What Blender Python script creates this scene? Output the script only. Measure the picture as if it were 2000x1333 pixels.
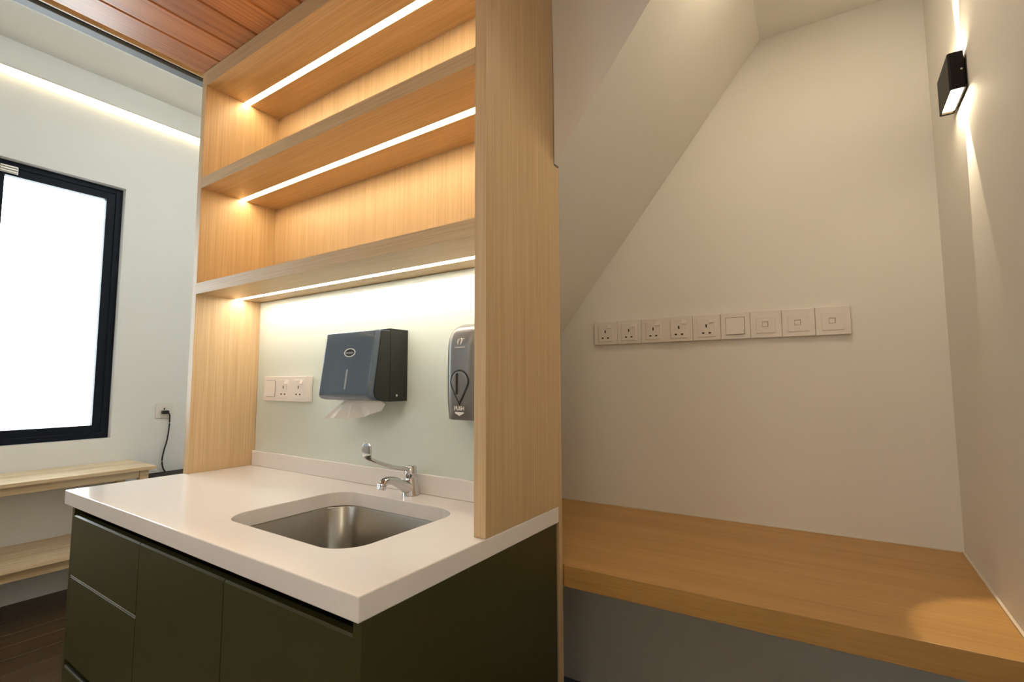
import bpy, bmesh, math, random
from mathutils import Vector, Matrix

for o in list(bpy.data.objects):
    bpy.data.objects.remove(o, do_unlink=True)
S = bpy.context.scene
COL = S.collection
random.seed(7)

# ------------------------------------------------------------------ camera
cam_d = bpy.data.cameras.new('camera')
cam_d.sensor_width = 36.0
cam_d.sensor_fit = 'HORIZONTAL'
cam_d.lens = 36.0 * 956.88 / 2000.0
cam_d.clip_start = 0.01
cam = bpy.data.objects.new('camera', cam_d)
COL.objects.link(cam)
CR = Vector((0.83293, 0.55338, -0.00301)); CU = Vector((0.04782, -0.06655, 0.99664)); CF = Vector((-0.55131, 0.83027, 0.08189))
cam.matrix_world = Matrix(((CR.x, CU.x, -CF.x, 0.64814), (CR.y, CU.y, -CF.y, -0.53576), (CR.z, CU.z, -CF.z, 1.21907), (0, 0, 0, 1)))
S.camera = cam

# ------------------------------------------------------------------ view, world, lights
S.view_settings.view_transform = 'Standard'
S.view_settings.look = 'None'
S.view_settings.gamma = 1.0
S.view_settings.use_curve_mapping = False
S.view_settings.exposure = 0.12

W_ = bpy.data.worlds.new('overcast_sky'); S.world = W_
W_.use_nodes = True
bg = W_.node_tree.nodes['Background']
bg.inputs['Color'].default_value = (0.90, 0.96, 1.0, 1)
bg.inputs['Strength'].default_value = 14.0

def area_light(name, loc, rot, sx, sy, power, color, portal=False):
    l = bpy.data.lights.new(name, 'AREA'); l.shape = 'RECTANGLE'; l.size = sx; l.size_y = sy
    l.energy = power; l.color = color
    if portal:
        try: l.cycles.is_portal = True
        except Exception: pass
    o = bpy.data.objects.new(name, l); o.location = loc; o.rotation_euler = rot
    COL.objects.link(o)
    return o
# daylight portal in the window opening (samples the sky only)
area_light('window_portal', (-3.30, 0.11, 1.68), (0, -math.pi / 2, 0), 1.62, 1.12, 1.0, (1, 1, 1), portal=True)
area_light('window_portal', (-3.30, -1.75, 1.68), (0, -math.pi / 2, 0), 1.62, 1.50, 1.0, (1, 1, 1), portal=True)
area_light('window_portal', (-1.875, -3.08, 1.925), (math.pi / 2, 0, 0), 2.35, 0.95, 1.0, (1, 1, 1), portal=True)
# added fill light below the ceiling behind the camera, an assumed source
area_light('ceiling_fill_light', (-0.55, -1.75, 2.435), (0, 0, 0), 0.6, 0.6, 10.0, (1.0, 0.88, 0.72))
# warm point light added behind the camera to lift the stair alcove
fill_l = bpy.data.lights.new('rear_fill_light', 'POINT'); fill_l.energy = 5.0; fill_l.color = (1.0, 0.85, 0.62); fill_l.shadow_soft_size = 0.10
fill_o = bpy.data.objects.new('rear_fill_light', fill_l); fill_o.location = (0.80, -1.45, 1.50); COL.objects.link(fill_o)
# unseen light added above the desk to brighten the soffit and alcove
area_light('alcove_fill_light', (0.54, 0.78, 2.462), (0, 0, 0), 0.14, 0.14, 2.9, (1.0, 0.85, 0.62))
area_light('ceiling_fill_light', (0.46, -0.95, 2.435), (0, 0, 0), 0.4, 0.4, 5.0, (1.0, 0.85, 0.61))  # second added fill, for the desk and the panel side

# ------------------------------------------------------------------ key measures (metres)
H = 0.88; T = 0.0423            # worktop height and thickness
XL = -1.4055; YP = 0.335; YR = 0.668; TP = 0.0324
Z3B, Z3T, Z2B, Z2T, Z1B, Z1T = 1.5535, 1.595, 1.9696, 2.0112, 2.3866, 2.4471
YG = 0.5852; YB = 0.636; HS = 0.0585
XW = -3.2148; XR = 0.9281
ZD = 0.7201; TD = 0.0557
def yw(x): return 1.3619 + 0.034 * (x + 0.36)   # back wall line

# ------------------------------------------------------------------ node helpers
def new_mat(name):
    m = bpy.data.materials.new(name); m.use_nodes = True
    nt = m.node_tree
    return m, nt, nt.nodes['Principled BSDF']

def plain(name, col, rough=0.5, metal=0.0, spec=0.5, coat=0.0, coat_rough=0.03, bump=0.0, bscale=200.0, var=0.0, vscale=3.0):
    m, nt, b = new_mat(name)
    b.inputs['Base Color'].default_value = (*col, 1)
    b.inputs['Roughness'].default_value = rough
    b.inputs['Metallic'].default_value = metal
    b.inputs['Specular IOR Level'].default_value = spec
    b.inputs['Coat Weight'].default_value = coat
    b.inputs['Coat Roughness'].default_value = coat_rough
    tc = nt.nodes.new('ShaderNodeTexCoord')
    n = nt.nodes.new('ShaderNodeTexNoise'); n.inputs['Scale'].default_value = vscale; n.inputs['Detail'].default_value = 4
    nt.links.new(tc.outputs['Object'], n.inputs['Vector'])
    if var > 0:
        r = nt.nodes.new('ShaderNodeValToRGB')
        r.color_ramp.elements[0].color = (*[c * (1 - var) for c in col], 1); r.color_ramp.elements[0].position = 0.3
        r.color_ramp.elements[1].color = (*[min(1, c * (1 + var)) for c in col], 1); r.color_ramp.elements[1].position = 0.7
        nt.links.new(n.outputs['Fac'], r.inputs['Fac']); nt.links.new(r.outputs['Color'], b.inputs['Base Color'])
    if bump > 0:
        n2 = nt.nodes.new('ShaderNodeTexNoise'); n2.inputs['Scale'].default_value = bscale; n2.inputs['Detail'].default_value = 3
        nt.links.new(tc.outputs['Object'], n2.inputs['Vector'])
        bp = nt.nodes.new('ShaderNodeBump'); bp.inputs['Strength'].default_value = bump; bp.inputs['Distance'].default_value = 0.002
        nt.links.new(n2.outputs['Fac'], bp.inputs['Height']); nt.links.new(bp.outputs['Normal'], b.inputs['Normal'])
    return m

def wood(name, c_dark, c_light, axis, rough=0.45, fine=260.0, coarse=26.0, contrast=1.0, stretch=0.02, island=0.0, coat=0.0, spec=0.5, blend=0.5):
    """straight-grained timber, the grain running along the given object axis"""
    m, nt, b = new_mat(name)
    tc = nt.nodes.new('ShaderNodeTexCoord')
    mp = nt.nodes.new('ShaderNodeMapping')
    sc = [1.0, 1.0, 1.0]; sc['xyz'.index(axis)] = stretch
    mp.inputs['Scale'].default_value = sc
    if island > 0:   # each board its own stretch of timber
        oi = nt.nodes.new('ShaderNodeObjectInfo')
        mul = nt.nodes.new('ShaderNodeVectorMath'); mul.operation = 'SCALE'; mul.inputs[0].default_value = (7.3, 5.1, 9.7)
        nt.links.new(oi.outputs['Random'], mul.inputs['Scale'])
        nt.links.new(mul.outputs['Vector'], mp.inputs['Location'])
    nt.links.new(tc.outputs['Object'], mp.inputs['Vector'])
    n1 = nt.nodes.new('ShaderNodeTexNoise'); n1.inputs['Scale'].default_value = fine; n1.inputs['Detail'].default_value = 3
    n2 = nt.nodes.new('ShaderNodeTexNoise'); n2.inputs['Scale'].default_value = coarse; n2.inputs['Detail'].default_value = 5; n2.inputs['Distortion'].default_value = 0.6
    nt.links.new(mp.outputs['Vector'], n1.inputs['Vector']); nt.links.new(mp.outputs['Vector'], n2.inputs['Vector'])
    mx = nt.nodes.new('ShaderNodeMix'); mx.data_type = 'FLOAT'; mx.inputs['Factor'].default_value = blend
    nt.links.new(n1.outputs['Fac'], mx.inputs['A']); nt.links.new(n2.outputs['Fac'], mx.inputs['B'])
    r = nt.nodes.new('ShaderNodeValToRGB')
    e = r.color_ramp.elements
    e[0].position = 0.5 - 0.16 / contrast; e[0].color = (*c_dark, 1)
    e[1].position = 0.5 + 0.14 / contrast; e[1].color = (*c_light, 1)
    nt.links.new(mx.outputs['Result'], r.inputs['Fac'])
    col_out = r.outputs['Color']
    if island > 0:
        hv = nt.nodes.new('ShaderNodeHueSaturation')
        mr = nt.nodes.new('ShaderNodeMapRange'); mr.inputs['To Min'].default_value = 1 - island; mr.inputs['To Max'].default_value = 1 + island
        nt.links.new(oi.outputs['Random'], mr.inputs['Value']); nt.links.new(mr.outputs['Result'], hv.inputs['Value'])
        nt.links.new(col_out, hv.inputs['Color']); col_out = hv.outputs['Color']
    nt.links.new(col_out, b.inputs['Base Color'])
    b.inputs['Roughness'].default_value = rough
    b.inputs['Coat Weight'].default_value = coat
    b.inputs['Specular IOR Level'].default_value = spec
    bp = nt.nodes.new('ShaderNodeBump'); bp.inputs['Strength'].default_value = 0.12; bp.inputs['Distance'].default_value = 0.001
    nt.links.new(mx.outputs['Result'], bp.inputs['Height']); nt.links.new(bp.outputs['Normal'], b.inputs['Normal'])
    return m

def emit(name, col, strength):
    m = bpy.data.materials.new(name); m.use_nodes = True
    nt = m.node_tree; nt.nodes.clear()
    e = nt.nodes.new('ShaderNodeEmission'); e.inputs['Color'].default_value = (*col, 1); e.inputs['Strength'].default_value = strength
    o = nt.nodes.new('ShaderNodeOutputMaterial'); nt.links.new(e.outputs[0], o.inputs[0])
    return m

def pane_mat(name):
    m = bpy.data.materials.new(name); m.use_nodes = True
    nt = m.node_tree; nt.nodes.clear()
    t = nt.nodes.new('ShaderNodeBsdfTransparent'); t.inputs[0].default_value = (0.96, 0.98, 0.97, 1)
    g = nt.nodes.new('ShaderNodeBsdfGlossy'); g.inputs['Roughness'].default_value = 0.01
    f = nt.nodes.new('ShaderNodeFresnel'); f.inputs['IOR'].default_value = 1.45
    mx = nt.nodes.new('ShaderNodeMixShader'); o = nt.nodes.new('ShaderNodeOutputMaterial')
    nt.links.new(f.outputs[0], mx.inputs[0]); nt.links.new(t.outputs[0], mx.inputs[1]); nt.links.new(g.outputs[0], mx.inputs[2])
    nt.links.new(mx.outputs[0], o.inputs[0])
    return m

def blind_mat(name, tc):
    m = bpy.data.materials.new(name); m.use_nodes = True
    nt = m.node_tree; nt.nodes.clear()
    t = nt.nodes.new('ShaderNodeBsdfTranslucent'); t.inputs[0].default_value = tc
    d = nt.nodes.new('ShaderNodeBsdfDiffuse'); d.inputs[0].default_value = (0.6, 0.6, 0.58, 1)
    mx = nt.nodes.new('ShaderNodeMixShader'); mx.inputs[0].default_value = 0.5; o = nt.nodes.new('ShaderNodeOutputMaterial')
    nt.links.new(t.outputs[0], mx.inputs[1]); nt.links.new(d.outputs[0], mx.inputs[2]); nt.links.new(mx.outputs[0], o.inputs[0])
    return m
OAK_D, OAK_L = (0.49, 0.33, 0.170), (0.64, 0.46, 0.260)
M = {}
M['wall'] = plain('wall_paint', (0.82, 0.785, 0.72), 0.7, spec=0.25, bump=0.05, bscale=160, var=0.01)
M['wall_cool'] = plain('wall_paint_cool', (0.80, 0.80, 0.77), 0.7, spec=0.25, bump=0.05, bscale=160, var=0.01)
M['oak_v'] = wood('oak_veneer_upright', OAK_D, OAK_L, 'z', 0.42, fine=320, coarse=60, blend=0.38, stretch=0.012)
M['oak_h'] = wood('oak_veneer_long', OAK_D, OAK_L, 'x', 0.42, fine=320, coarse=60, blend=0.38, stretch=0.012)
M['desk'] = wood('oak_desk_laminate', (0.42, 0.225, 0.062), (0.54, 0.305, 0.096), 'x', 0.38, fine=200, coarse=20)
M['cedar'] = wood('red_ceiling_timber', (0.31, 0.095, 0.024), (0.60, 0.235, 0.072), 'y', 0.32, fine=140, coarse=16, island=0.18, stretch=0.015)
M['bead'] = wood('pale_bead_timber', (0.50, 0.33, 0.14), (0.66, 0.46, 0.22), 'y', 0.4)
M['floor'] = wood('dark_floor_boards', (0.045, 0.026, 0.011), (0.10, 0.062, 0.031), 'y', 0.4, fine=90, coarse=12, island=0.2, stretch=0.03)
M['rubber_wood'] = wood('rubber_wood', (0.60, 0.42, 0.225), (0.84, 0.67, 0.44), 'y', 0.25, fine=120, coarse=14, stretch=0.03, island=0.06)
M['stone'] = plain('white_quartz', (0.80, 0.76, 0.73), 0.13, coat=0.0, var=0.008, vscale=60)
M['green'] = plain('olive_lacquer', (0.040, 0.039, 0.0095), 0.42, spec=0.4, bump=0.02, bscale=500)
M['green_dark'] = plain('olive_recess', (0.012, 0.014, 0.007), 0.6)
M['alu'] = plain('aluminium_edge', (0.62, 0.60, 0.55), 0.3, metal=1.0)
M['steel'] = plain('brushed_steel', (0.42, 0.40, 0.36), 0.28, metal=1.0, bump=0.02, bscale=300)
M['chrome'] = plain('chrome', (0.66, 0.66, 0.67), 0.10, metal=1.0)
M['glass_paint'] = plain('mint_back_painted_glass', (0.64, 0.70, 0.64), 0.35, spec=0.2, coat=1.0, coat_rough=0.0)
M['black'] = plain('black_plastic', (0.012, 0.012, 0.010), 0.25)
M['black_metal'] = plain('black_metal', (0.005, 0.004, 0.003), 0.5, spec=0.2)
M['smoke'] = plain('smoke_blue_cover', (0.092, 0.125, 0.165), 0.12)
M['soap'] = plain('grey_satin_plastic', (0.20, 0.195, 0.19), 0.33, metal=0.35)
M['print'] = plain('white_print', (0.80, 0.80, 0.78), 0.5)
M['grey_print'] = plain('grey_print', (0.30, 0.32, 0.33), 0.4)
M['plate'] = plain('white_plastic', (0.80, 0.74, 0.68), 0.3)
M['hole'] = plain('dark_hole', (0.03, 0.018, 0.010), 0.8)
M['paper'] = plain('tissue_paper', (0.80, 0.77, 0.72), 0.9, spec=0.1)
M['frame'] = plain('navy_black_frame', (0.006, 0.009, 0.017), 0.5, spec=0.15)
M['pane'] = pane_mat('window_pane')
M['blind'] = blind_mat('white_roller_blind', (0.44, 0.46, 0.47, 1))
M['sheer'] = blind_mat('thin_white_blind', (0.72, 0.74, 0.76, 1))
M['track'] = plain('grey_anodised_track', (0.13, 0.145, 0.165), 0.55, metal=0.0)
M['seal'] = plain('white_sealant', (0.70, 0.60, 0.46), 0.6)
M['jack'] = plain('jack_shadow', (0.46, 0.37, 0.28), 0.7)
M['cable'] = plain('black_cable', (0.02, 0.02, 0.02), 0.5)
WARM = (1.0, 0.72, 0.38)
M['led'] = emit('led_warm', (1.0, 0.77, 0.46), 34.0)
M['led_work'] = emit('led_worktop', (1.0, 0.89, 0.74), 41.0)
M['led_cove'] = emit('led_cove', (1.0, 0.76, 0.44), 11.0)
M['lamp_lens'] = emit('lamp_lens', (1.0, 0.84, 0.58), 60.0)

# ------------------------------------------------------------------ mesh helpers
class MB:
    def __init__(self): self.bm = bmesh.new()
    def _merge(self, t):
        me = bpy.data.meshes.new('tmp'); t.to_mesh(me); t.free()
        self.bm.from_mesh(me); bpy.data.meshes.remove(me)
    def box(self, x0, x1, y0, y1, z0, z1, bev=0.0, seg=2):
        t = bmesh.new()
        v = [t.verts.new(p) for p in ((x0, y0, z0), (x1, y0, z0), (x1, y1, z0), (x0, y1, z0), (x0, y0, z1), (x1, y0, z1), (x1, y1, z1), (x0, y1, z1))]
        for f in ((0, 3, 2, 1), (4, 5, 6, 7), (0, 1, 5, 4), (1, 2, 6, 5), (2, 3, 7, 6), (3, 0, 4, 7)):
            t.faces.new([v[i] for i in f])
        if bev > 0:
            bmesh.ops.bevel(t, geom=list(t.edges), offset=bev, segments=seg, affect='EDGES', profile=0.5)
        self._merge(t); return self
    def prism(self, poly, axis, a0, a1, bev=0.0, seg=2):
        """2-D polygon in the two other axes, extruded along axis"""
        def p3(p, a):
            if axis == 'x': return (a, p[0], p[1])
            if axis == 'y': return (p[0], a, p[1])
            return (p[0], p[1], a)
        t = bmesh.new()
        A = [t.verts.new(p3(p, a0)) for p in poly]; B = [t.verts.new(p3(p, a1)) for p in poly]
        t.faces.new(A); t.faces.new(B[::-1])
        n = len(poly)
        for i in range(n): t.faces.new((A[i], B[i], B[(i + 1) % n], A[(i + 1) % n]))
        bmesh.ops.recalc_face_normals(t, faces=list(t.faces))
        if bev > 0:
            bmesh.ops.bevel(t, geom=list(t.edges), offset=bev, segments=seg, affect='EDGES', profile=0.5)
        self._merge(t); return self
    def poly(self, verts, faces):
        t = bmesh.new(); v = [t.verts.new(p) for p in verts]
        for f in faces: t.faces.new([v[i] for i in f])
        bmesh.ops.recalc_face_normals(t, faces=list(t.faces)); self._merge(t); return self
    def loft(self, rings, cap0=True, cap1=True, closed=True):
        t = bmesh.new(); R = [[t.verts.new(p) for p in r] for r in rings]
        n = len(rings[0])
        for a, b in zip(R, R[1:]):
            for i in range(n if closed else n - 1):
                t.faces.new((a[i], a[(i + 1) % n], b[(i + 1) % n], b[i]))
        if cap0: t.faces.new(R[0][::-1])
        if cap1: t.faces.new(R[-1])
        if closed and (cap0 or cap1): bmesh.ops.recalc_face_normals(t, faces=list(t.faces))
        self._merge(t); return self
    def tube(self, pts, radii, n=12, flat=1.0, up=(0, 0, 1)):
        pts = [Vector(p) for p in pts]
        if not isinstance(radii, (list, tuple)): radii = [radii] * len(pts)
        rings = []
        for i, p in enumerate(pts):
            d = (pts[min(i + 1, len(pts) - 1)] - pts[max(i - 1, 0)]).normalized()
            u = Vector(up); s = d.cross(u)
            if s.length < 1e-4: s = d.cross(Vector((1, 0, 0)))
            s.normalize(); w = s.cross(d).normalized()
            rings.append([p + (s * math.cos(2 * math.pi * k / n) + w * math.sin(2 * math.pi * k / n) * flat) * radii[i] for k in range(n)])
        return self.loft(rings)
    def lathe(self, prof, c, n=24, axis=Vector((0, 0, 1))):
        axis = Vector(axis).normalized(); q = Vector((0, 0, 1)).rotation_difference(axis)
        rings = [[Vector(c) + q @ Vector((r * math.cos(2 * math.pi * k / n), r * math.sin(2 * math.pi * k / n), z)) for k in range(n)] for r, z in prof]
        return self.loft(rings)

WLOC = {}
def link(o, parent=None, world=Vector((0, 0, 0))):
    COL.objects.link(o); WLOC[o] = Vector(world)
    if parent is not None:
        o.parent = parent; o.location = Vector(world) - WLOC[parent]
    else: o.location = world
    return o
def tag(o, label=None, cat=None, group=None, kind=None):
    if label: o['label'] = label
    if cat: o['category'] = cat
    if group: o['group'] = group
    if kind: o['kind'] = kind
    return o
def obj(name, mb, mat, parent=None, smooth=False, label=None, cat=None, group=None, kind=None, angle=40):
    bm = mb.bm
    lo = Vector((min(v.co.x for v in bm.verts), min(v.co.y for v in bm.verts), min(v.co.z for v in bm.verts)))
    hi = Vector((max(v.co.x for v in bm.verts), max(v.co.y for v in bm.verts), max(v.co.z for v in bm.verts)))
    c = (lo + hi) / 2
    if parent is None: c.z = lo.z
    bmesh.ops.translate(bm, verts=list(bm.verts), vec=-c)
    if smooth:
        for f in bm.faces: f.smooth = True
        lim = math.radians(angle)
        for e in bm.edges:
            e.smooth = len(e.link_faces) == 2 and e.calc_face_angle(0) < lim
    me = bpy.data.meshes.new(name); bm.to_mesh(me); bm.free()
    me.materials.append(M[mat] if isinstance(mat, str) else mat)
    o = bpy.data.objects.new(name, me)
    link(o, parent, c)
    return tag(o, label, cat, group, kind)
def thing(name, loc, label, cat, group=None, kind=None):
    o = bpy.data.objects.new(name, None); o.empty_display_size = 0.05
    link(o, None, loc)
    return tag(o, label, cat, group, kind)
def clone(src, parent, world, name=None):
    o = src.copy(); COL.objects.link(o); WLOC[o] = Vector(world)
    if name: o.name = name
    o.parent = parent; o.location = Vector(world) - (WLOC[parent] if parent else Vector((0, 0, 0)))
    return o
def text_part(name, s, size, cx, y, cz, mat, parent):
    cu = bpy.data.curves.new(name, 'FONT'); cu.body = s; cu.size = size; cu.align_x = 'CENTER'; cu.align_y = 'CENTER'; cu.extrude = 0.0003; cu.offset = 0.0004
    to = bpy.data.objects.new(name + '_tmp', cu)
    me = bpy.data.meshes.new_from_object(to)
    bpy.data.objects.remove(to)
    me.transform(Matrix(((1, 0, 0, 0), (0, 0, 1, 0), (0, 1, 0, 0), (0, 0, 0, 1))))
    me.materials.clear(); me.materials.append(M[mat])
    me.name = name
    o = bpy.data.objects.new(name, me)
    return link(o, parent, (cx, y, cz))
def rrect(x0, x1, y0, y1, r, n=8):
    out = []
    for cx, cy, a in ((x1 - r, y1 - r, 0), (x0 + r, y1 - r, 90), (x0 + r, y0 + r, 180), (x1 - r, y0 + r, 270)):
        for k in range(n + 1):
            t = math.radians(a + 90 * k / n); out.append((cx + r * math.cos(t), cy + r * math.sin(t)))
    return out

# ================================================================== THE ROOM
Y0 = -3.0; ZH = 3.172
# floor: dark boards running away from the camera
fl = obj('floor', MB().box(XW - 0.2, XR + 0.15, Y0 - 0.15, 1.6, -0.06, -0.012), 'green_dark', label='dark brown timber board floor', cat='floor', kind='structure')
x = XW + 0.002; src = None
while x < XR - 0.02:
    w = min(0.149, XR - 0.002 - x)
    if src is None or w < 0.148:
        src = obj('floor_board', MB().box(x, x + w - 0.0015, Y0 + 0.002, 1.255, -0.012, 0.0, 0.0008, 1), 'floor', fl)
    else:
        c = WLOC[src].copy(); c.x = x + (w - 0.0015) / 2; clone(src, fl, c)
    x += 0.149

# window wall on the left, with the opening cut out
wy0, wy1, wz0, wz1 = -0.45, 0.676, 0.868, 2.494
wl = MB()
vy0, vy1 = -2.5, -1.0
wl.box(XW - 0.16, XW, Y0, vy0, 0, ZH).box(XW - 0.16, XW, vy1, wy0, 0, ZH).box(XW - 0.16, XW, vy0, vy1, 0, wz0).box(XW - 0.16, XW, vy0, vy1, wz1, ZH)
wl.box(XW - 0.16, XW, wy1, 1.6, 0, ZH)
wl.box(XW - 0.16, XW, wy0, wy1, 0, wz0).box(XW - 0.16, XW, wy0, wy1, wz1, ZH)
obj('wall_left', wl, 'wall_cool', label='white painted wall holding the bright window', cat='wall', kind='structure')
# back wall under the stairs (very slightly out of square, as in the photograph)
obj('wall_back', MB().prism([(XW, yw(XW)), (1.08, yw(1.08)), (1.08, 1.62), (XW, 1.62)], 'z', 0, ZH), 'wall', label='cream back wall behind the desk with a row of sockets', cat='wall', kind='structure')
obj('wall_right', MB().box(XR, XR + 0.15, Y0, 1.62, 0, ZH), 'wall', label='plain wall on the right carrying the black wall lamp', cat='wall', kind='structure')
gx0_, gx1_, gz0_, gz1_ = -3.05, -0.70, 1.45, 2.40  # unseen window; opening widened and raised to shape the front light
wf = MB().box(XW - 0.16, gx0_, Y0 - 0.15, Y0, 0, ZH).box(gx1_, XR + 0.15, Y0 - 0.15, Y0, 0, ZH).box(gx0_, gx1_, Y0 - 0.15, Y0, 0, gz0_).box(gx0_, gx1_, Y0 - 0.15, Y0, gz1_, ZH)
obj('wall_front', wf, 'wall', label='painted wall closing the room behind the camera', cat='wall', kind='structure')
w3 = thing('window_3', ((gx0_ + gx1_) / 2, Y0 - 0.06, gz0_), 'blind-covered window in the wall behind the camera', 'window', kind='structure')
m = MB()
for a, b in ((gx0_ + 0.001, gx0_ + 0.05), (gx1_ - 0.05, gx1_ - 0.001), ((gx0_ + gx1_) / 2 - 0.025, (gx0_ + gx1_) / 2 + 0.025)): m.box(a, b, Y0 - 0.1, Y0 - 0.05, gz0_ + 0.001, gz1_ - 0.001)
obj('outer_frame', m, 'frame', w3)
obj('blind', MB().box(gx0_ + 0.01, gx1_ - 0.01, Y0 - 0.020, Y0 - 0.016, gz0_ + 0.01, gz1_ - 0.005), 'sheer', w3)

# underside of the stairs: upright outer face, raking soffit, level landing soffit
xa, za, zb_, zf, slope = 0.0008, 1.838, 1.872, 2.467, 1.275
yb0 = 0.660
def sy(x): return yw(x) - 0.0005
kdy = (zb_ - za) / (sy(0) - yb0)                 # the soffit also rises a touch towards the back wall
def sz(x, y): return za + slope * x + kdy * (y - yb0)
def sx_(y): return (zf - za - kdy * (y - yb0)) / slope
xf, xg = sx_(yb0), sx_(sy(0.46))
V = [(xa, yb0, sz(xa, yb0)), (xf, yb0, zf), (XR - .001, yb0, zf), (XR - .001, yb0, 2.95), (xa, yb0, 2.95),
     (xa, sy(xa), sz(xa, sy(xa))), (xg, sy(xg), zf), (XR - .001, sy(XR), zf), (XR - .001, sy(XR), 2.95), (xa, sy(xa), 2.95)]
F_ = [(0, 1, 2, 3, 4), (5, 9, 8, 7, 6), (0, 5, 6, 1), (1, 6, 7, 2), (2, 7, 8, 3), (3, 8, 9, 4), (4, 9, 5, 0)]
st = MB().poly(V, F_)
# the part of the flight that runs down behind the shelf unit
x1 = -1.42
V = [(xa, 0.689, sz(xa, 0.689)), (x1, 0.689, sz(x1, 0.689)), (x1, 0.689, 2.95), (xa, 0.689, 2.95), (xa, sy(xa), sz(xa, sy(xa))), (x1, sy(x1), sz(x1, sy(x1))), (x1, sy(x1), 2.95), (xa, sy(xa), 2.95)]
st.poly(V, [(0, 1, 2, 3), (4, 7, 6, 5), (0, 4, 5, 1), (1, 5, 6, 2), (2, 6, 7, 3), (3, 7, 4, 0)])
obj('wall_stair', st, 'wall', label='white plastered underside of the stairs with raking edge', cat='wall', kind='structure')

# timber ceiling over the front part of the room
ce = obj('ceiling', MB().box(-1.412, XR - 0.001, Y0 + 0.001, 0.658, 2.464, 2.50), 'green_dark', label='reddish timber board ceiling with grooves between boards', cat='ceiling', kind='structure')
src = None; x = -1.4075
while x < XR - 0.01:
    w = min(0.1315, XR - 0.002 - x)
    def board(x, w):
        # chamfered tongue-and-groove section
        p = [(x + 0.0008, 2.463), (x + 0.0008, 2.4545), (x + 0.0055, 2.4482), (x + w - 0.0055, 2.4482), (x + w - 0.0008, 2.4545), (x + w - 0.0008, 2.463)]
        return MB().prism(p, 'y', Y0 + 0.002, 0.657)
    if src is None or w < 0.131: src = obj('ceiling_board', board(x, w), 'cedar', ce)
    else:
        c = WLOC[src].copy(); c.x = x + w / 2; clone(src, ce, c)
    x += 0.1315
bead = MB().tube([(-1.4235, Y0 + 0.01, 2.4515), (-1.4235, 0.657, 2.4515)], 0.0105, 16)
obj('trim_1', bead, 'bead', smooth=True, label='pale rounded bead along the edge of timber ceiling', cat='trim', kind='structure')
# outer strip of room: higher white ceiling
obj('ceiling_high', MB().box(XW - 0.16, -1.505, Y0, 1.6, ZH, ZH + 0.1), 'wall_cool', label='high white ceiling beyond the timber ceiling', cat='ceiling', kind='structure')
obj('wall_upper', MB().box(-1.540, -1.512, Y0, 0.657, 2.462, ZH - 0.001), 'wall_cool', label='white upstand above the edge of the timber ceiling', cat='wall', kind='structure')

# linear light along the window wall
cv = thing('cove_light', (XW + 0.02, -0.8, 3.0), 'long warm light strip along the wall above the window', 'light')
obj('channel', MB().box(XW + 0.0003, XW + 0.030, Y0 + 0.01, yw(XW) - 0.006, 3.0075, 3.0130), 'alu', cv)
obj('diffuser', MB().box(XW + 0.012, XW + 0.0292, Y0 + 0.012, yw(XW) - 0.008, 2.9990, 3.0070, 0.002, 2), 'led_cove', cv)
obj('trim_2', MB().box(XW + 0.0003, XW + 0.030, Y0 + 0.002, yw(XW) - 0.003, 3.0135, ZH - 0.0005), 'wall_cool', label='shallow white pelmet above the long light strip', cat='trim', kind='structure')

# sliding-door track at the edge of the timber ceiling
tk = thing('door_track', (-1.468, -1.2, 2.444), 'dark grey sliding door track along the timber ceiling edge', 'track')
obj('rail', MB().box(-1.4345, -1.462, Y0 + 0.01, 0.40, 2.458, 2.462), 'black', tk)
obj('flange', MB().box(-1.462, -1.503, Y0 + 0.01, 0.40, 2.444, 2.462, 0.001, 1), 'track', tk)
obj('inner_rail', MB().box(-1.4470, -1.4500, Y0 + 0.01, 0.40, 2.453, 2.458), 'black', tk)

# ------------------------------------------------------------------ window
wn = thing('window_1', (XW - 0.05, (wy0 + wy1) / 2, wz0), 'bright window with dark navy metal frame', 'window', kind='structure')
fx0, fx1 = XW - 0.110, XW - 0.048
def ring(y0, y1, z0, z1, w, x0, x1, bev=0.002):
    m = MB()
    m.box(x0, x1, y0, y0 + w, z0, z1, bev).box(x0, x1, y1 - w, y1, z0, z1, bev)
    m.box(x0 + 0.0006, x1 - 0.0006, y0 + w, y1 - w, z0, z0 + w, 0).box(x0 + 0.0006, x1 - 0.0006, y0 + w, y1 - w, z1 - w, z1, 0)
    return m
obj('outer_frame', ring(wy0 + 0.001, wy1 - 0.001, wz0 + 0.001, wz1 - 0.001, 0.034, fx0, fx1), 'frame', wn)
ym = 0.066
obj('mullion', MB().box(fx0 + 0.002, fx1 - 0.002, ym - 0.022, ym + 0.010, wz0 + 0.036, wz1 - 0.036, 0.002), 'frame', wn)
for a, b in ((ym + 0.011, wy1 - 0.036), (wy0 + 0.036, ym - 0.023)):
    sa = obj('sash', ring(a, b, wz0 + 0.036, wz1 - 0.036, 0.046 if a > 0 else 0.05, fx0 + 0.010, fx1 - 0.010), 'frame', wn)
    obj('pane', MB().box(fx0 + 0.030, fx0 + 0.036, a + 0.045, b - 0.045, wz0 + 0.08, wz1 - 0.08), 'pane', sa)
w2 = thing('window_2', (XW - 0.05, (vy0 + vy1) / 2, wz0), 'second dark framed window further along the same wall', 'window', kind='structure')
obj('outer_frame', ring(vy0 + 0.001, vy1 - 0.001, wz0 + 0.001, wz1 - 0.001, 0.05, fx0, fx1), 'frame', w2)
obj('mullion', MB().box(fx0 + 0.002, fx1 - 0.002, (vy0 + vy1) / 2 - 0.03, (vy0 + vy1) / 2 + 0.03, wz0 + 0.052, wz1 - 0.052, 0.002), 'frame', w2)
obj('pane', MB().box(fx0 + 0.030, fx0 + 0.036, vy0 + 0.05, (vy0 + vy1) / 2 - 0.029, wz0 + 0.05, wz1 - 0.05), 'pane', w2)
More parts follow.
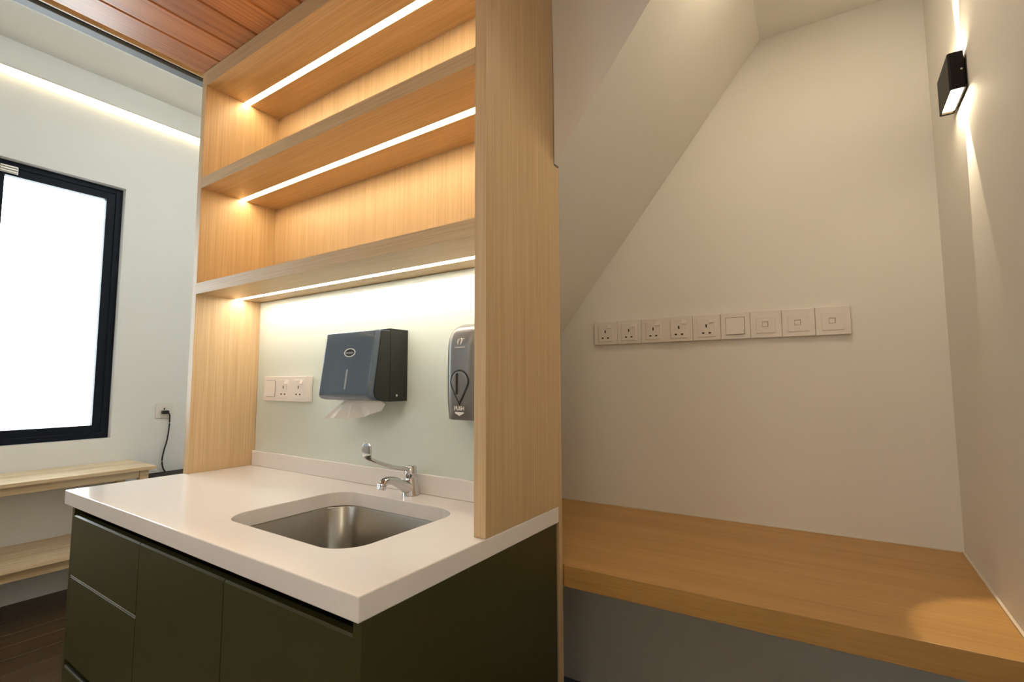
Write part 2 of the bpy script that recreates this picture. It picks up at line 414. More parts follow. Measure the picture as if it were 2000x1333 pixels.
obj('pane', MB().box(fx0 + 0.030, fx0 + 0.036, (vy0 + vy1) / 2 + 0.029, vy1 - 0.05, wz0 + 0.05, wz1 - 0.05), 'pane', w2)
obj('blind', MB().box(XW - 0.018, XW - 0.014, vy0 + 0.01, vy1 - 0.01, wz0 + 0.01, wz1 - 0.005), 'blind', w2)
hb = MB()
for k in range(3): hb.box(fx1 - 0.002, fx1 + 0.012, 0.098, 0.172, 2.424 + k * 0.0145, 2.435 + k * 0.0145, 0.003)
hb.box(fx1 - 0.004, fx1 + 0.004, 0.096, 0.174, 2.421, 2.464)
obj('hinge', hb, 'alu', wn, label='ribbed silver hinge')

# ================================================================== WORKTOP, CABINETS
sink_rim = rrect(-0.668, -0.188, 0.112, 0.484, 0.075, 14)
def plate_with_hole(outer, inner, z0, z1):
    t = bmesh.new()
    loops = []
    for z in (z1, z0):
        o = [t.verts.new((*p, z)) for p in outer]; i = [t.verts.new((*p, z)) for p in inner]
        es = [t.edges.new((l[k], l[(k + 1) % len(l)])) for l in (o, i) for k in range(len(l))]
        bmesh.ops.triangle_fill(t, edges=es, use_beauty=True)
        loops.append((o, i))
    for q in (0, 1):
        a, b = loops[0][q], loops[1][q]
        for k in range(len(a)): t.faces.new((a[k], a[(k + 1) % len(a)], b[(k + 1) % len(a)], b[k]))
    bmesh.ops.recalc_face_normals(t, faces=list(t.faces))
    ed = [e for e in t.edges if len(e.link_faces) == 2 and e.calc_face_angle(0) > 0.6]
    bmesh.ops.bevel(t, geom=ed, offset=0.0025, segments=3, affect='EDGES', profile=0.5)
    m = MB(); m._merge(t); return m
wt = thing('worktop', (-0.7, 0.33, H - T), 'white stone worktop with sink cut-out on olive cabinets', 'worktop')
# the slab: pieces of the outline follow the photograph
obj('slab', plate_with_hole([(XL, 0), (0, 0), (0, YR), (XL, YR)], sink_rim, H - T, H), 'stone', wt)
obj('upstand', MB().box(XL + TP + 0.0005, -TP - 0.0005, YG - 0.012, YG - 0.0002, H + 0.0002, H + HS, 0.002), 'stone', wt)

# sink bowl hung under the slab
def ringz(off, z, r): return [(x, y, z) for x, y in rrect(-0.668 - off, -0.188 + off, 0.112 - off, 0.484 + off, r, 8)]
zt = H - T - 0.0006
sk = thing('sink', (-0.428, 0.298, zt - 0.2), 'brushed steel sink bowl set under the white worktop', 'sink')
bowl = MB().loft([ringz(0.016, zt, 0.088), ringz(0.003, zt, 0.077), ringz(0.001, zt - 0.004, 0.076), ringz(-0.004, zt - 0.17, 0.072), ringz(-0.010, zt - 0.19, 0.066), ringz(-0.024, zt - 0.2, 0.055), ringz(-0.15, zt - 0.204, 0.02)], cap0=False, cap1=True)
bo = obj('bowl', bowl, 'steel', sk, smooth=True, angle=60)
sm = bo.modifiers.new('wall', 'SOLIDIFY'); sm.thickness = 0.0012; sm.offset = -1
obj('drain', MB().lathe([(0.045, 0), (0.045, 0.003), (0.036, 0.004), (0.034, 0.001), (0.010, 0.001), (0.009, 0.006), (0.001, 0.007)], (-0.428, 0.298, zt - 0.2035), 28), 'chrome', sk, smooth=True)

# drawer cabinet and door cabinet
YF = 0.020
zb = 0.10; ztop = H - T - 0.0006
XS = -0.883
dc = thing('drawer_cabinet', (-1.14, 0.33, 0.0), 'dark olive cabinet of three handleless drawers, far end under worktop', 'cabinet')
obj('end_panel', MB().box(XL + 0.004, XL + 0.022, YF + 0.001, 0.655, 0.0, ztop, 0.0008, 1), 'green', dc)
obj('carcass', MB().box(XL + 0.0225, XS - 0.0005, 0.075, 0.654, zb, ztop), 'green_dark', dc)
obj('plinth', MB().box(XL + 0.0225, XS, 0.082, 0.10, 0.0, zb - 0.0005), 'green_dark', dc)
def front(name, x0, x1, z0, z1, par, edge=None):
    f = obj(name, MB().prism([(YF, z0), (YF, z1 - 0.004), (YF + 0.004, z1), (YF + 0.019, z1), (YF + 0.019, z0)], 'x', x0, x1), 'green', par)
    if edge:
        obj('edge_strip', MB().box(x0, x1, YF + 0.0003, YF + 0.008, z1 + 0.0003, z1 + edge, 0.0004, 1), 'alu', f, label='bright metal edge strip')
    return f
front('drawer', XL + 0.026, XS - 0.0015, 0.6225, 0.803, dc)
front('drawer', XL + 0.026, XS - 0.0015, 0.372, 0.6175, dc, 0.0028)
front('drawer', XL + 0.026, XS - 0.0015, zb + 0.002, 0.350, dc, 0.0022)
kc = thing('door_cabinet', (-0.44, 0.33, 0.0), 'dark olive two-door cabinet below the sink', 'cabinet')
cc = MB().box(XS + 0.0005, -0.0225, 0.075, 0.09, zb, ztop)
cc.box(XS + 0.0005, XS + 0.016, 0.09, 0.654, zb, ztop).box(XS + 0.016, -0.0225, 0.09, 0.654, zb, zb + 0.016).box(XS + 0.016, -0.0225, 0.642, 0.654, zb + 0.016, ztop)
obj('carcass', cc, 'green_dark', kc)
obj('plinth', MB().box(XS, -0.0225, 0.082, 0.10, 0.0, zb - 0.0005), 'green_dark', kc)
obj('end_panel', MB().box(-0.022, -0.002, YF - 0.012, 0.6545, 0.0, ztop, 0.0008, 1), 'green', kc)
front('door', XS + 0.0015, -0.4545, zb + 0.002, 0.803, kc)
front('door', -0.4515, -0.0250, zb + 0.002, 0.803, kc)

# ================================================================== SHELF UNIT
un = thing('shelf_unit', (-0.7, 0.5, H + 0.0003), 'tall open oak shelf unit standing on the worktop', 'shelf unit')
zt_u = Z1T
def side(x0, x1):
    return MB().prism([(YP, H + 0.0003), (0.6865, H + 0.0003), (0.6865, 1.834), (0.6590, 1.834), (0.6590, zt_u), (YP, zt_u)], 'x', x0, x1, 0.0006, 1)
obj('side_panel', side(-TP, 0.0), 'oak_v', un)
obj('side_panel', side(XL, XL + TP), 'oak_v', un)
obj('back_panel', MB().box(XL + TP + 0.0003, -TP - 0.0003, YB, YB + 0.012, Z3T + 0.0002, Z1B), 'oak_v', un)
for zb2, zt2, lm, yback in ((Z1B, Z1T, 'led', 0.6585), (Z2B, Z2T, 'led', YB - 0.0003), (Z3B, Z3T, 'led_work', YB + 0.012)):
    x0, x1 = XL + TP + 0.0003, -TP - 0.0003
    yl0, yl1 = 0.482, 0.508
    m = MB()
    # board with a groove in the underside for the light
    m.prism([(YP, zb2), (yl0, zb2), (yl0, zb2 + 0.006), (yl1, zb2 + 0.006), (yl1, zb2), (yback, zb2), (yback, zt2), (YP, zt2)], 'x', x0, x1)
    s = obj('shelf', m, 'oak_h', un)
    obj('light_strip', MB().box(x0 + 0.002, x1 - 0.002, yl0 + 0.0008, yl1 - 0.0008, zb2 + 0.0004, zb2 + 0.0055, 0.001, 1), lm, s, label='glowing warm light strip')
obj('wall_board', MB().box(XL + TP + 0.0003, -TP - 0.0003, YG + 0.0065, YG + 0.062, H + 0.0003, Z3B - 0.0003), 'oak_v', un)
obj('lower_panel', MB().box(XL, 0.0, YR + 0.0005, 0.6860, 0.001, H), 'oak_v', un)

# painted glass splashback
obj('glass_splashback', MB().box(XL + TP + 0.0015, -TP - 0.0015, YG, YG + 0.006, H + 0.004, Z3B - 0.001, 0.0006, 1), 'glass_paint', label='pale mint glass splashback behind the sink', cat='splashback')

# ================================================================== SOCKET PLATES
def face_parts(root, kind, cx, cz, y, w, h, inner, holes=True):
    """module, switch and slots of one gang; y is the front of the face plate (towards -y)"""
    if kind == 'socket':
        obj('module', MB().box(cx - inner / 2, cx + inner / 2, y - 0.0022, y, cz - inner * 0.56, cz + inner * 0.56, 0.0008, 1), 'plate', root)
        sw = obj('switch', MB().prism([(y - 0.0023, cz + 0.033), (y - 0.0062, cz + 0.019), (y - 0.0023, cz + 0.019)], 'x', cx + 0.011, cx + 0.027), 'plate', root)
        for dx, dz, a, b in ((0, 0.006, 0.0024, 0.0058), (-0.0115, -0.0205, 0.004, 0.0026), (0.0115, -0.0205, 0.004, 0.0026)):
            obj('pin_slot', MB().box(cx + dx - a, cx + dx + a, y - 0.0027, y - 0.0010, cz + dz - b, cz + dz + b), 'hole', root)
    elif kind == 'switch':
        obj('rocker_recess', MB().box(cx - 0.0315, cx + 0.0315, y - 0.0006, y, cz - 0.0315, cz + 0.0315), 'hole', root)
        obj('rocker', MB().prism([(y - 0.0008, cz + 0.0303), (y - 0.0022, cz + 0.0303), (y - 0.0050, cz - 0.0303), (y - 0.0008, cz - 0.0303)], 'x', cx - 0.0303, cx + 0.0303), 'plate', root)
    else:
        obj('module', MB().box(cx - inner / 2, cx + inner / 2, y - 0.0022, y, cz - 0.031, cz + 0.026, 0.0008, 1), 'plate', root)
        # shuttered jack: dark recess with a pale shutter inside it
        obj('jack_recess', MB().box(cx - 0.011, cx + 0.0085, y - 0.0026, y - 0.001, cz - 0.0095, cz + 0.0095), 'jack', root)
        obj('jack_shutter', MB().box(cx - 0.0095, cx + 0.0055, y - 0.0030, y - 0.0026, cz - 0.0078, cz + 0.0062), 'plate', root)
def plate(name, x0, x1, z0, z1, yb, t, kinds, label, group=None):
    root = thing(name, ((x0 + x1) / 2, yb, z0), label, 'socket' if 'socket' in kinds else ('switch' if 'switch' in kinds else 'data outlet'), group)
    obj('faceplate', MB().box(x0 + 0.0004, x1 - 0.0004, yb - t, yb - 0.0003, z0, z1, 0.0015), 'plate', root)
    n = len(kinds); w = (x1 - x0) / n
    for i, k in enumerate(kinds):
        face_parts(root, k, x0 + w * (i + 0.5), (z0 + z1) / 2, yb - t, w, z1 - z0, 0.062)
    return root
# row above the desk
ed = [-0.1945, -0.0945, 0.0035, 0.2003, 0.2980, 0.3960, 0.4945, 0.5925, 0.6905]
rows = [('wall_socket', ['socket'], 'white single socket at the left end of the row above desk'),
        ('wall_socket', ['socket'], 'white single socket, second from the left above the desk'),
        ('double_socket', ['socket', 'socket'], 'white double socket in the row above the desk'),
        ('wall_socket', ['socket'], 'white single socket beside the blank square switch above desk'),
        ('wall_switch', ['switch'], 'white plate with one large square rocker above the desk'),
        ('data_outlet', ['jack'], 'white data outlet next to the square rocker plate'),
        ('data_outlet', ['jack'], 'white data outlet between two other data outlets'),
        ('data_outlet', ['jack'], 'white data outlet at the right end of the row')]
for i, (nm, kinds, lab) in enumerate(rows):
    x0, x1 = ed[i], ed[i + 1]
    yy = yw(x0) - 0.0004
    plate(nm, x0, x1, 1.3685, 1.4625, yy, 0.0115, kinds, lab, 'wall plates above the desk')
# on the glass
plate('wall_switch', -1.2850, -1.1875, 1.1449, 1.2407, YG - 0.0004, 0.020, ['switch'], 'white rocker switch on the mint glass left of towel dispenser', 'wall plates on the glass')
plate('double_socket', -1.1870, -0.9900, 1.1449, 1.2407, YG - 0.0004, 0.026, ['socket', 'socket'], 'white double socket on the mint glass beside towel dispenser', 'wall plates on the glass')

# ================================================================== TOWEL DISPENSER
def dring(xl, xr, yb, yf, r, z, n=8):
    """outline with rounded front corners, flat at the back"""
    p = [(xl, yb, z)]
    for k in range(n + 1):
        t = math.radians(180 + 90 * k / n); p.append((xl + r + r * math.cos(t), yf + r + r * math.sin(t), z))
    for k in range(n + 1):
        t = math.radians(270 + 90 * k / n); p.append((xr - r + r * math.cos(t), yf + r + r * math.sin(t), z))
    p.append((xr, yb, z)); return p
xl, xr = -0.750, -0.497
td = thing('towel_dispenser', ((xl + xr) / 2, 0.52, 1.158), 'smoky blue and black paper towel dispenser on the glass', 'dispenser')
ybk = YG - 0.0004
obj('back_body', MB().loft([dring(xl, xr, ybk, 0.510, 0.004, z) for z in (1.158, 1.383)]), 'black', td, smooth=True, angle=30)
def yfr(z): return 0.434 + (z - 1.185) / (1.372 - 1.185) * 0.026
rg = []
for z, dy, r in ((1.1605, 0.045, 0.012), (1.1615, 0.030, 0.013), (1.166, 0.013, 0.014), (1.173, 0.004, 0.014), (1.185, 0.0, 0.014), (1.23, 0, 0.014), (1.28, 0, 0.014), (1.33, 0, 0.014), (1.370, 0, 0.014), (1.375, 0.002, 0.014), (1.377, 0.006, 0.013)):
    rg.append(dring(xl + 0.0015, xr - 0.0015, 0.5095, yfr(z) + dy, r, z))
cvr = obj('cover', MB().loft(rg), 'smoke', td, smooth=True, angle=50)
obj('side_shell', MB().prism([(0.5095, 1.1612), (0.478, 1.1612), (0.462, 1.166), (0.4535, 1.176), (0.4500, 1.190), (yfr(1.372) + 0.0145, 1.374), (0.5095, 1.374)], 'x', xr - 0.0014, xr + 0.0010), 'black', td)
lx, lz = -0.611, 1.309
def oval(cx, cz, a, b, n=32): return [(cx + a * math.cos(2 * math.pi * k / n), cz + b * math.sin(2 * math.pi * k / n)) for k in range(n)]
def tilt_pt(x, z, off): return (x, yfr(z) - off, z)
m = MB(); o1 = oval(lx, lz, 0.0265, 0.0135); o2 = oval(lx, lz, 0.0228, 0.0108)
m.loft([[tilt_pt(*p, 0.0003) for p in o1], [tilt_pt(*p, 0.0016) for p in o1], [tilt_pt(*p, 0.0016) for p in o2], [tilt_pt(*p, 0.0003) for p in o2]], cap0=False, cap1=False)
obj('badge_ring', m, 'print', td)
obj('badge', MB().loft([[tilt_pt(*p, 0.0002) for p in o2], [tilt_pt(*p, 0.0008) for p in o2]]), 'black', td)
m = MB()
for k in range(7):   # worn, unreadable raised lettering
    xx = lx - 0.0165 + k * 0.0051; hh = 0.0036 if k in (0, 3, 5) else 0.0026
    V = [tilt_pt(xx + sx * 0.0018, lz + sz * hh - 0.0006, off) for off in (0.0008, 0.0014) for sx, sz in ((-1, -1), (1, -1), (1, 1), (-1, 1))]
    m.poly(V, [(0, 1, 2, 3), (4, 5, 6, 7), (0, 1, 5, 4), (1, 2, 6, 5), (2, 3, 7, 6), (3, 0, 4, 7)])
obj('badge_lettering', m, 'grey_print', td)
sl = [(x, z) for x, z in rrect(-0.6165, -0.6085, 1.196, 1.258, 0.0039, 5)]
obj('level_window', MB().loft([[tilt_pt(*p, 0.0001) for p in sl], [tilt_pt(*p, 0.0009) for p in sl]]), 'grey_print', td, label='narrow grey level window')
obj('lock', MB().lathe([(0.0035, 0), (0.0035, 0.0012), (0.002, 0.0016)], (xr, 0.540, 1.176), 12, (1, 0, 0)), 'alu', td)

# the sheet hanging out of it
top = [(-0.690, 1.1600), (-0.683, 1.1602), (-0.677, 1.1604), (-0.668, 1.1604), (-0.655, 1.1604), (-0.625, 1.1602), (-0.585, 1.1600), (-0.545, 1.1596), (-0.520, 1.1590)]
bot = [(-0.7790, 1.0865), (-0.7480, 1.1030), (-0.7150, 1.1020), (-0.6800, 1.1010), (-0.6480, 1.1025), (-0.6100, 1.1080), (-0.5700, 1.1180), (-0.5350, 1.1290), (-0.5080, 1.1500)]
ytop = [0.500] * 9; ybot = [0.470, 0.486, 0.476, 0.505, 0.480, 0.512, 0.500, 0.515, 0.505]
NR = 7; V = []; Fc = []
for r in range(NR):
    t = r / (NR - 1)
    for k in range(9):
        s = t ** 0.9
        V.append((top[k][0] * (1 - s) + bot[k][0] * s, ytop[k] * (1 - t) + ybot[k] * t, top[k][1] * (1 - t) + bot[k][1] * t))
for r in range(NR - 1):
    for k in range(8): a = r * 9 + k; Fc.append((a, a + 1, a + 10, a + 9))
pt = MB(); t = bmesh.new(); vv = [t.verts.new(p) for p in V]
for f in Fc: t.faces.new([vv[i] for i in f])
pt._merge(t)
po = obj('paper_towel', pt, 'paper', smooth=True, angle=25, label='white paper towel pulled from the dispenser, hanging', cat='paper towel')
sm = po.modifiers.new('thickness', 'SOLIDIFY'); sm.thickness = 0.0005

# ================================================================== SOAP DISPENSER
sx, hw = -0.1965, 0.0650
sd = thing('soap_dispenser', (sx, 0.53, 1.115), 'grey satin push soap dispenser by the oak side panel', 'dispenser')
rg = []
def soap_front(z): return 0.482 + 0.016 * max(0.0, (1.20 - z) / 0.085) ** 2 * 0.4
for z, inset, dy in ((1.1150, 0.004, 0.006), (1.1175, 0.0, 0.001), (1.16, 0, 0), (1.22, 0, 0), (1.28, 0.0, 0.0), (1.318, 0.0010, 0.001), (1.336, 0.0040, 0.0035), (1.350, 0.0090, 0.008), (1.362, 0.0165, 0.015), (1.371, 0.0255, 0.025), (1.377, 0.035, 0.040), (1.3795, 0.044, 0.058)):
    rg.append(dring(sx - hw + inset, sx + hw - inset, ybk, soap_front(z) + dy, 0.042 - inset * 0.75, z, 10))
obj('body', MB().loft(rg), 'soap', sd, smooth=True, angle=60)
def drop(s, cz0=1.2185):
    # inverted teardrop outline of the push button
    out = []
    for k in range(25):
        t = math.radians(-20 + 220 * k / 24); out.append((sx + 0.0285 * s * math.cos(t), cz0 + 0.0285 * s * math.sin(t)))
    out += [(sx - 0.012 * s, cz0 - 0.0365 * s), (sx, cz0 - 0.0555 * s), (sx + 0.012 * s, cz0 - 0.0365 * s)]
    return out
obj('button_groove', MB().prism(drop(1.12), 'y', 0.4850, 0.4808), 'black', sd)
bt = MB(); d1 = drop(0.97); d2 = drop(0.80)
bt.loft([[(x, 0.4812, z) for x, z in d1], [(x, 0.4804, z) for x, z in d1], [(x, 0.4796, z) for x, z in d2]])
btn = obj('push_button', bt, 'soap', sd)
obj('button_rib', MB().box(sx - 0.010, sx - 0.0045, 0.4765, 0.4795, 1.184, 1.242, 0.001, 1), 'black', btn)
text_part('push_lettering', 'PUSH', 0.0145, sx, 0.4815, 1.1470, 'print', sd)
obj('arrow_mark', MB().prism([(sx - 0.0145, 1.1375), (sx + 0.0145, 1.1375), (sx + 0.0145, 1.1345), (sx, 1.1275), (sx - 0.0145, 1.1345)], 'y', 0.4830, 0.4812), 'print', sd)
# emblem: two leaf-like crescents, a dot and a line of tiny lettering
def crescent(cx, cz, s, flip):
    out = [];
    for k in range(13):
        t = math.radians(-90 + 180 * k / 12); out.append((0.0074 * math.cos(t), 0.0095 * math.sin(t)))
    for k in range(1, 12):
        t = math.radians(90 - 180 * k / 12); out.append((0.0012 * math.cos(t) - 0.0005 + 0.0012, 0.0095 * math.sin(t)))
    a = math.radians(-16)
    return [(cx + flip * (u * math.cos(a) * 1 - v * math.sin(a) * flip), cz + (flip * u * math.sin(a) + v * math.cos(a))) for u, v in out]
em = MB().prism(crescent(sx - 0.0012, 1.3255, 1, -1), 'y', 0.4850, 0.4812).prism(crescent(sx + 0.0008, 1.3265, 1, 1), 'y', 0.4850, 0.4812)
em.prism(oval(sx + 0.0125, 1.3335, 0.0016, 0.0016, 10), 'y', 0.4850, 0.4812)
obj('emblem', em, 'print', sd)
m = MB()
for k in range(11):
    m.box(sx - 0.0172 + k * 0.0032, sx - 0.0172 + k * 0.0032 + 0.0023, 0.4812, 0.4840, 1.3095, 1.3120 + (0.0004 if k % 3 == 0 else 0))
obj('emblem_lettering', m, 'print', sd)

# ================================================================== TAP
fx, fy = -0.434, 0.5455
tp = thing('tap', (fx, fy, H), 'chrome sink tap with a long elbow lever', 'tap')
# body sweeping into the spout
path = [((fx, fy + 0.002, H + 0.001), 0.0245, 0.021), ((fx, fy, H + 0.010), 0.0235, 0.0205), ((fx, fy - 0.004, H + 0.022), 0.0215, 0.019), ((fx, fy - 0.012, H + 0.033), 0.020, 0.0175)]
body = MB()
def ell(c, rx, ry, nrm, n=20):
    nrm = Vector(nrm).normalized(); s = Vector((1, 0, 0)); w = nrm.cross(s).normalized()
    return [Vector(c) + s * rx * math.cos(2 * math.pi * k / n) + w * ry * math.sin(2 * math.pi * k / n) for k in range(n)]
body.loft([ell((fx, fy, H + 0.0004), 0.0258, 0.0258, (0, 0, 1)), ell((fx, fy, H + 0.004), 0.0258, 0.0258, (0, 0, 1)), ell((fx, fy, H + 0.010), 0.0245, 0.0248, (0, 0, 1)),
           ell((fx, fy - 0.001, H + 0.024), 0.0222, 0.0230, (0, -.10, 1)), ell((fx, fy - 0.002, H + 0.036), 0.0200, 0.0205, (0, -.10, 1)), ell((fx, fy - 0.002, H + 0.044), 0.0175, 0.0175, (0, 0, 1))])
body.loft([ell((fx, fy - 0.006, H + 0.021), 0.0195, 0.0195, (0, -.8, .5)), ell((fx, fy - 0.028, H + 0.032), 0.0180, 0.0170, (0, -.85, .5)), ell((fx, fy - 0.052, H + 0.0455), 0.0160, 0.0138, (0, -.9, .42)),
           ell((fx, fy - 0.074, H + 0.055), 0.0148, 0.0120, (0, -.95, .3)), ell((fx, fy - 0.094, H + 0.0585), 0.0140, 0.0115, (0, -1, .02)), ell((fx, fy - 0.107, H + 0.0560), 0.0132, 0.0112, (0, -.9, -.5)), ell((fx, fy - 0.114, H + 0.050), 0.0120, 0.0112, (0, -.35, -1))])
obj('body', body, 'chrome', tp, smooth=True, angle=50)
ax = Vector((0, -0.28, -1))
obj('aerator', MB().lathe([(0.0108, 0), (0.0130, 0.001), (0.0130, 0.005), (0.0119, 0.006), (0.0130, 0.007), (0.0127, 0.016), (0.0100, 0.017), (0.0095, 0.013)], (fx, fy - 0.1125, H + 0.0525), 20, ax), 'chrome', tp, smooth=True)
obj('collar', MB().lathe([(0.0175, 0), (0.0150, 0.006), (0.0140, 0.010)], (fx, fy - 0.002, H + 0.043), 24), 'chrome', tp, smooth=True)
hd = obj('handle_cap', MB().lathe([(0.0180, 0), (0.0186, 0.001), (0.0176, 0.020), (0.0164, 0.031), (0.0145, 0.0345), (0.001, 0.0355)], (fx, fy - 0.002, H + 0.0525), 24), 'chrome', tp, smooth=True)
L0 = Vector((fx, fy - 0.002, H + 0.0765)); L1 = Vector((fx, 0.396, 1.0020))
dv = (L1 - L0)
pts = [L0 + dv * t + Vector((0, 0, -0.005 * math.sin(math.pi * t))) for t in (0, .15, .3, .5, .7, .85, 1.0)]
bend = [L1 + Vector((0, -0.012, 0.0055)), L1 + Vector((0, -0.019, 0.0135))]
side_dir = Vector((dv.y, -dv.x, 0)).normalized() * -1
def bar_ring(c, tang, w, th):
    tang = Vector(tang).normalized(); s = side_dir; u = s.cross(tang).normalized()
    q = rrect(-w, w, -th, th, th * 0.9, 3)
    return [c + s * a + u * b for a, b in q]
rings = []
for i, p in enumerate(pts):
    tg = dv if i < len(pts) - 1 else dv.normalized() + Vector((0, 0, 0.7)); rings.append(bar_ring(p, tg, 0.0072 + 0.0014 * i / 6, 0.0066 - 0.0018 * i / 6))
for p, w, tg in ((bend[0], 0.0115, (0, -1, .8)), (bend[1], 0.0160, (0, -.3, 1))): rings.append(bar_ring(p, Vector(tg), w, 0.0038))
pc = L1 + Vector((0, -0.0205, 0.022))
for dz, w in ((0.0, 0.0185), (0.009, 0.0190), (0.018, 0.0175), (0.024, 0.0138), (0.0275, 0.0085), (0.0288, 0.0040)):
    rings.append(bar_ring(pc + Vector((0, 0, dz)), Vector((0, 0, 1)), w, 0.0026))
obj('lever', MB().loft(rings), 'chrome', hd, smooth=True, angle=50)

# ================================================================== DESK UNDER THE STAIRS
dk = thing('desk', (0.3, 1.0, ZD - TD), 'built-in oak desk top under the stairs', 'desk')
xd0 = -0.60
def dfy(x): return 0.6875 + 0.0400 * (x - 0.0032)     # front edge line
top_poly = [(0.0035, dfy(0.0)), (XR - 0.003, dfy(XR)), (XR - 0.003, yw(XR) - 0.002), (xd0, yw(xd0) - 0.002), (xd0, 0.694), (0.0035, 0.694)]
obj('top', MB().prism(top_poly, 'z', ZD - TD + 0.0005, ZD, 0.0012, 2), 'desk', dk)
m = MB().box(XR - 0.0065, XR - 0.0005, dfy(XR) + 0.002, yw(XR) - 0.004, ZD + 0.0002, ZD + 0.0045)
obj('sealant_bead', m, 'seal', dk)
m = MB().prism([(-0.36, yw(-0.36) - 0.0045), (XR - 0.007, yw(XR) - 0.0045), (XR - 0.007, yw(XR) - 0.0006), (-0.36, yw(-0.36) - 0.0006)], 'z', ZD + 0.0002, ZD + 0.0025)
obj('sealant_bead', m, 'seal', dk)

# ================================================================== WALL LAMP
lp = thing('wall_lamp', (0.91, 1.0, 1.888), 'black box-shaped up-and-down wall lamp shining on the right wall', 'lamp')
lx0, lx1, ly0, ly1, lz0, lz1 = 0.8945, 0.9235, 0.928, 1.068, 1.888, 1.976
def rr_ring(x0, x1, y0, y1, r, z): return [(a, b, z) for a, b in rrect(x0, x1, y0, y1, r, 4)]
m = MB().loft([rr_ring(lx0, lx1, ly0, ly1, .005, lz0), rr_ring(lx0, lx1, ly0, ly1, .005, lz1), rr_ring(lx0 + .003, lx1 - .003, ly0 + .003, ly1 - .003, .003, lz1),
               rr_ring(lx0 + .003, lx1 - .003, ly0 + .003, ly1 - .003, .003, lz1 - .016), rr_ring(lx0 + .003, lx1 - .003, ly0 + .003, ly1 - .003, .003, lz0 + .016), rr_ring(lx0 + .003, lx1 - .003, ly0 + .003, ly1 - .003, .003, lz0), rr_ring(lx0, lx1, ly0, ly1, .005, lz0)], cap0=False, cap1=False)
obj('housing', m, 'black_metal', lp)
obj('backplate', MB().box(lx1 + 0.0002, XR - 0.0004, ly0 + 0.012, ly1 - 0.012, lz0 + 0.012, lz1 - 0.012, 0.001, 1), 'black_metal', lp)
for z0, z1 in ((lz0 + 0.003, lz0 + 0.006), (lz1 - 0.006, lz1 - 0.003)):
    le = obj('lens', MB().box(lx0 + 0.0045, lx1 - 0.0045, ly0 + 0.012, ly1 - 0.016, z0, z1), 'lamp_lens', lp, label='glowing lens')
obj('lens_frame', MB().box(lx0 + 0.0036, lx1 - 0.0036, ly1 - 0.0155, ly1 - 0.0036, lz0 + 0.002, lz0 + 0.006), 'seal', lp)
obj('screw', MB().lathe([(0.0022, 0), (0.0022, 0.001), (0.001, 0.0014)], (lx1 - 0.006, ly0, 1.932), 10, (0, -1, 0)), 'alu', lp)
for nm, z, d in (('beam_down', lz0 - 0.002, Vector((0.075, -0.17, -1))), ('beam_up', lz1 + 0.002, Vector((0.02, -0.02, 1)))):
    l = bpy.data.lights.new(nm, 'SPOT'); l.energy = 24.0; l.color = (1.0, 0.84, 0.60); l.spot_size = math.radians(27); l.spot_blend = 0.3; l.shadow_soft_size = 0.002
    o = bpy.data.objects.new(nm, l); link(o, lp, (0.9195, 0.992, z)); o.rotation_mode = 'QUATERNION'; o.rotation_quaternion = d.to_track_quat('-Z', 'Y')

# ================================================================== LEFT: TABLE, BENCH, SOCKET, CABLE
def slab_table(name, label, cat, x0, x1, y0, y1, z1, th, apron, group=None, leg=0.045, over=0.03):
    r = thing(name, ((x0 + x1) / 2, (y0 + y1) / 2, 0), label, cat, group)
    n = 4; w = (x1 - x0) / n
    tp_ = MB()
    for k in range(n): tp_.box(x0 + w * k + 0.0001, x0 + w * (k + 1) - 0.0001, y0, y1, z1 - th, z1, 0.0008, 1)
    obj('top', tp_, 'rubber_wood', r)
    a0, a1 = z1 - th - apron, z1 - th - 0.0003
    ax0, ax1, ay0, ay1 = x0 + 0.012, x1 - over, y0 + over, y1 - over
    for lx_ in (ax0, ax1 - leg):
        for ly_ in (ay0, ay1 - leg):
            obj('leg', MB().box(lx_, lx_ + leg, ly_, ly_ + leg, 0.0003, a1, 0.002), 'rubber_wood', r)
    for xx in (ax0 + 0.010, ax1 - 0.026):
        obj('apron', MB().box(xx, xx + 0.018, ay0 + leg + 0.0003, ay1 - leg - 0.0003, a0, a1, 0.001, 1), 'rubber_wood', r)
    for yy in (ay0 + 0.010, ay1 - 0.028):
        obj('apron', MB().box(ax0 + leg + 0.0003, ax1 - leg - 0.0003, yy, yy + 0.018, a0, a1, 0.001, 1), 'rubber_wood', r)
    return r
slab_table('console_table', 'light timber console table below the bright window', 'table', XW + 0.003, -2.787, -0.85, 0.779, 0.7205, 0.019, 0.045)
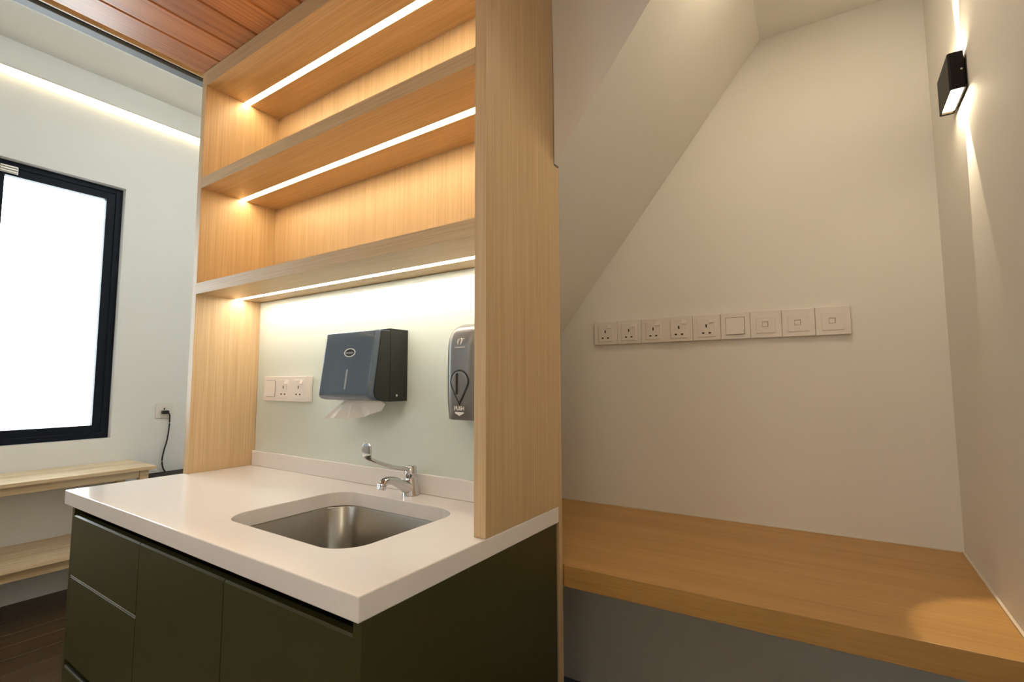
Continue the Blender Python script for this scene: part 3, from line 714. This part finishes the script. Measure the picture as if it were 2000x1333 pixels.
slab_table('timber_bench', 'low light timber bench standing under the console table', 'bench', XW + 0.003, -2.727, -0.74, 0.62, 0.3195, 0.020, 0.052)

ls = thing('wall_socket', (XW, 0.962, 0.975), 'white wall socket near the window with a black plug in it', 'socket')
obj('faceplate', MB().box(XW + 0.0003, XW + 0.010, 0.912, 1.013, 0.975, 1.076, 0.0015), 'plate', ls)
for dy, dz, a, b in ((0, 0.012, 0.003, 0.007),):
    obj('pin_slot', MB().box(XW + 0.0095, XW + 0.0106, 0.9625 + dy - a, 0.9625 + dy + a, 1.0255 + dz - b, 1.0255 + dz + b), 'hole', ls)
obj('switch', MB().prism([(XW + 0.0101, 1.066), (XW + 0.014, 1.052), (XW + 0.0101, 1.052)], 'y', 0.985, 1.0), 'plate', ls)
pc_ = thing('power_cable', (-3.19, 0.975, 0.62), 'black plug and cable hanging down the white wall', 'cable')
obj('plug', MB().box(XW + 0.0112, XW + 0.040, 0.942, 0.984, 1.003, 1.027, 0.006), 'black', pc_)
cp = [(0.980, 1.014), (0.990, 0.995), (0.9915, 0.964), (0.9906, 0.912), (0.9824, 0.826), (0.9673, 0.759), (0.9590, 0.692), (0.967, 0.640), (0.981, 0.616)]
def smooth_path(p, n=5):
    out = []
    for i in range(len(p) - 1):
        a, b, c, d = p[max(i - 1, 0)], p[i], p[i + 1], p[min(i + 2, len(p) - 1)]
        for k in range(n):
            t = k / n
            out.append(tuple(0.5 * (2 * b[j] + (c[j] - a[j]) * t + (2 * a[j] - 5 * b[j] + 4 * c[j] - d[j]) * t * t + (3 * b[j] - a[j] - 3 * c[j] + d[j]) * t ** 3) for j in range(2)))
    return out + [p[-1]]
obj('cord', MB().tube([(-3.188, y, z) for y, z in smooth_path(cp)], 0.0048, 8), 'cable', pc_, smooth=True)
bx = thing('black_box', (-3.08, 1.0, 0.0), 'dark flat-topped box behind the worktop below the cable', 'box')
obj('body', MB().box(-3.200, -2.98, 0.855, 1.22, 0.0003, 0.600, 0.004), 'black_metal', bx)
obj('lid', MB().box(-3.205, -2.975, 0.850, 1.225, 0.6003, 0.614, 0.003), 'black_metal', bx)
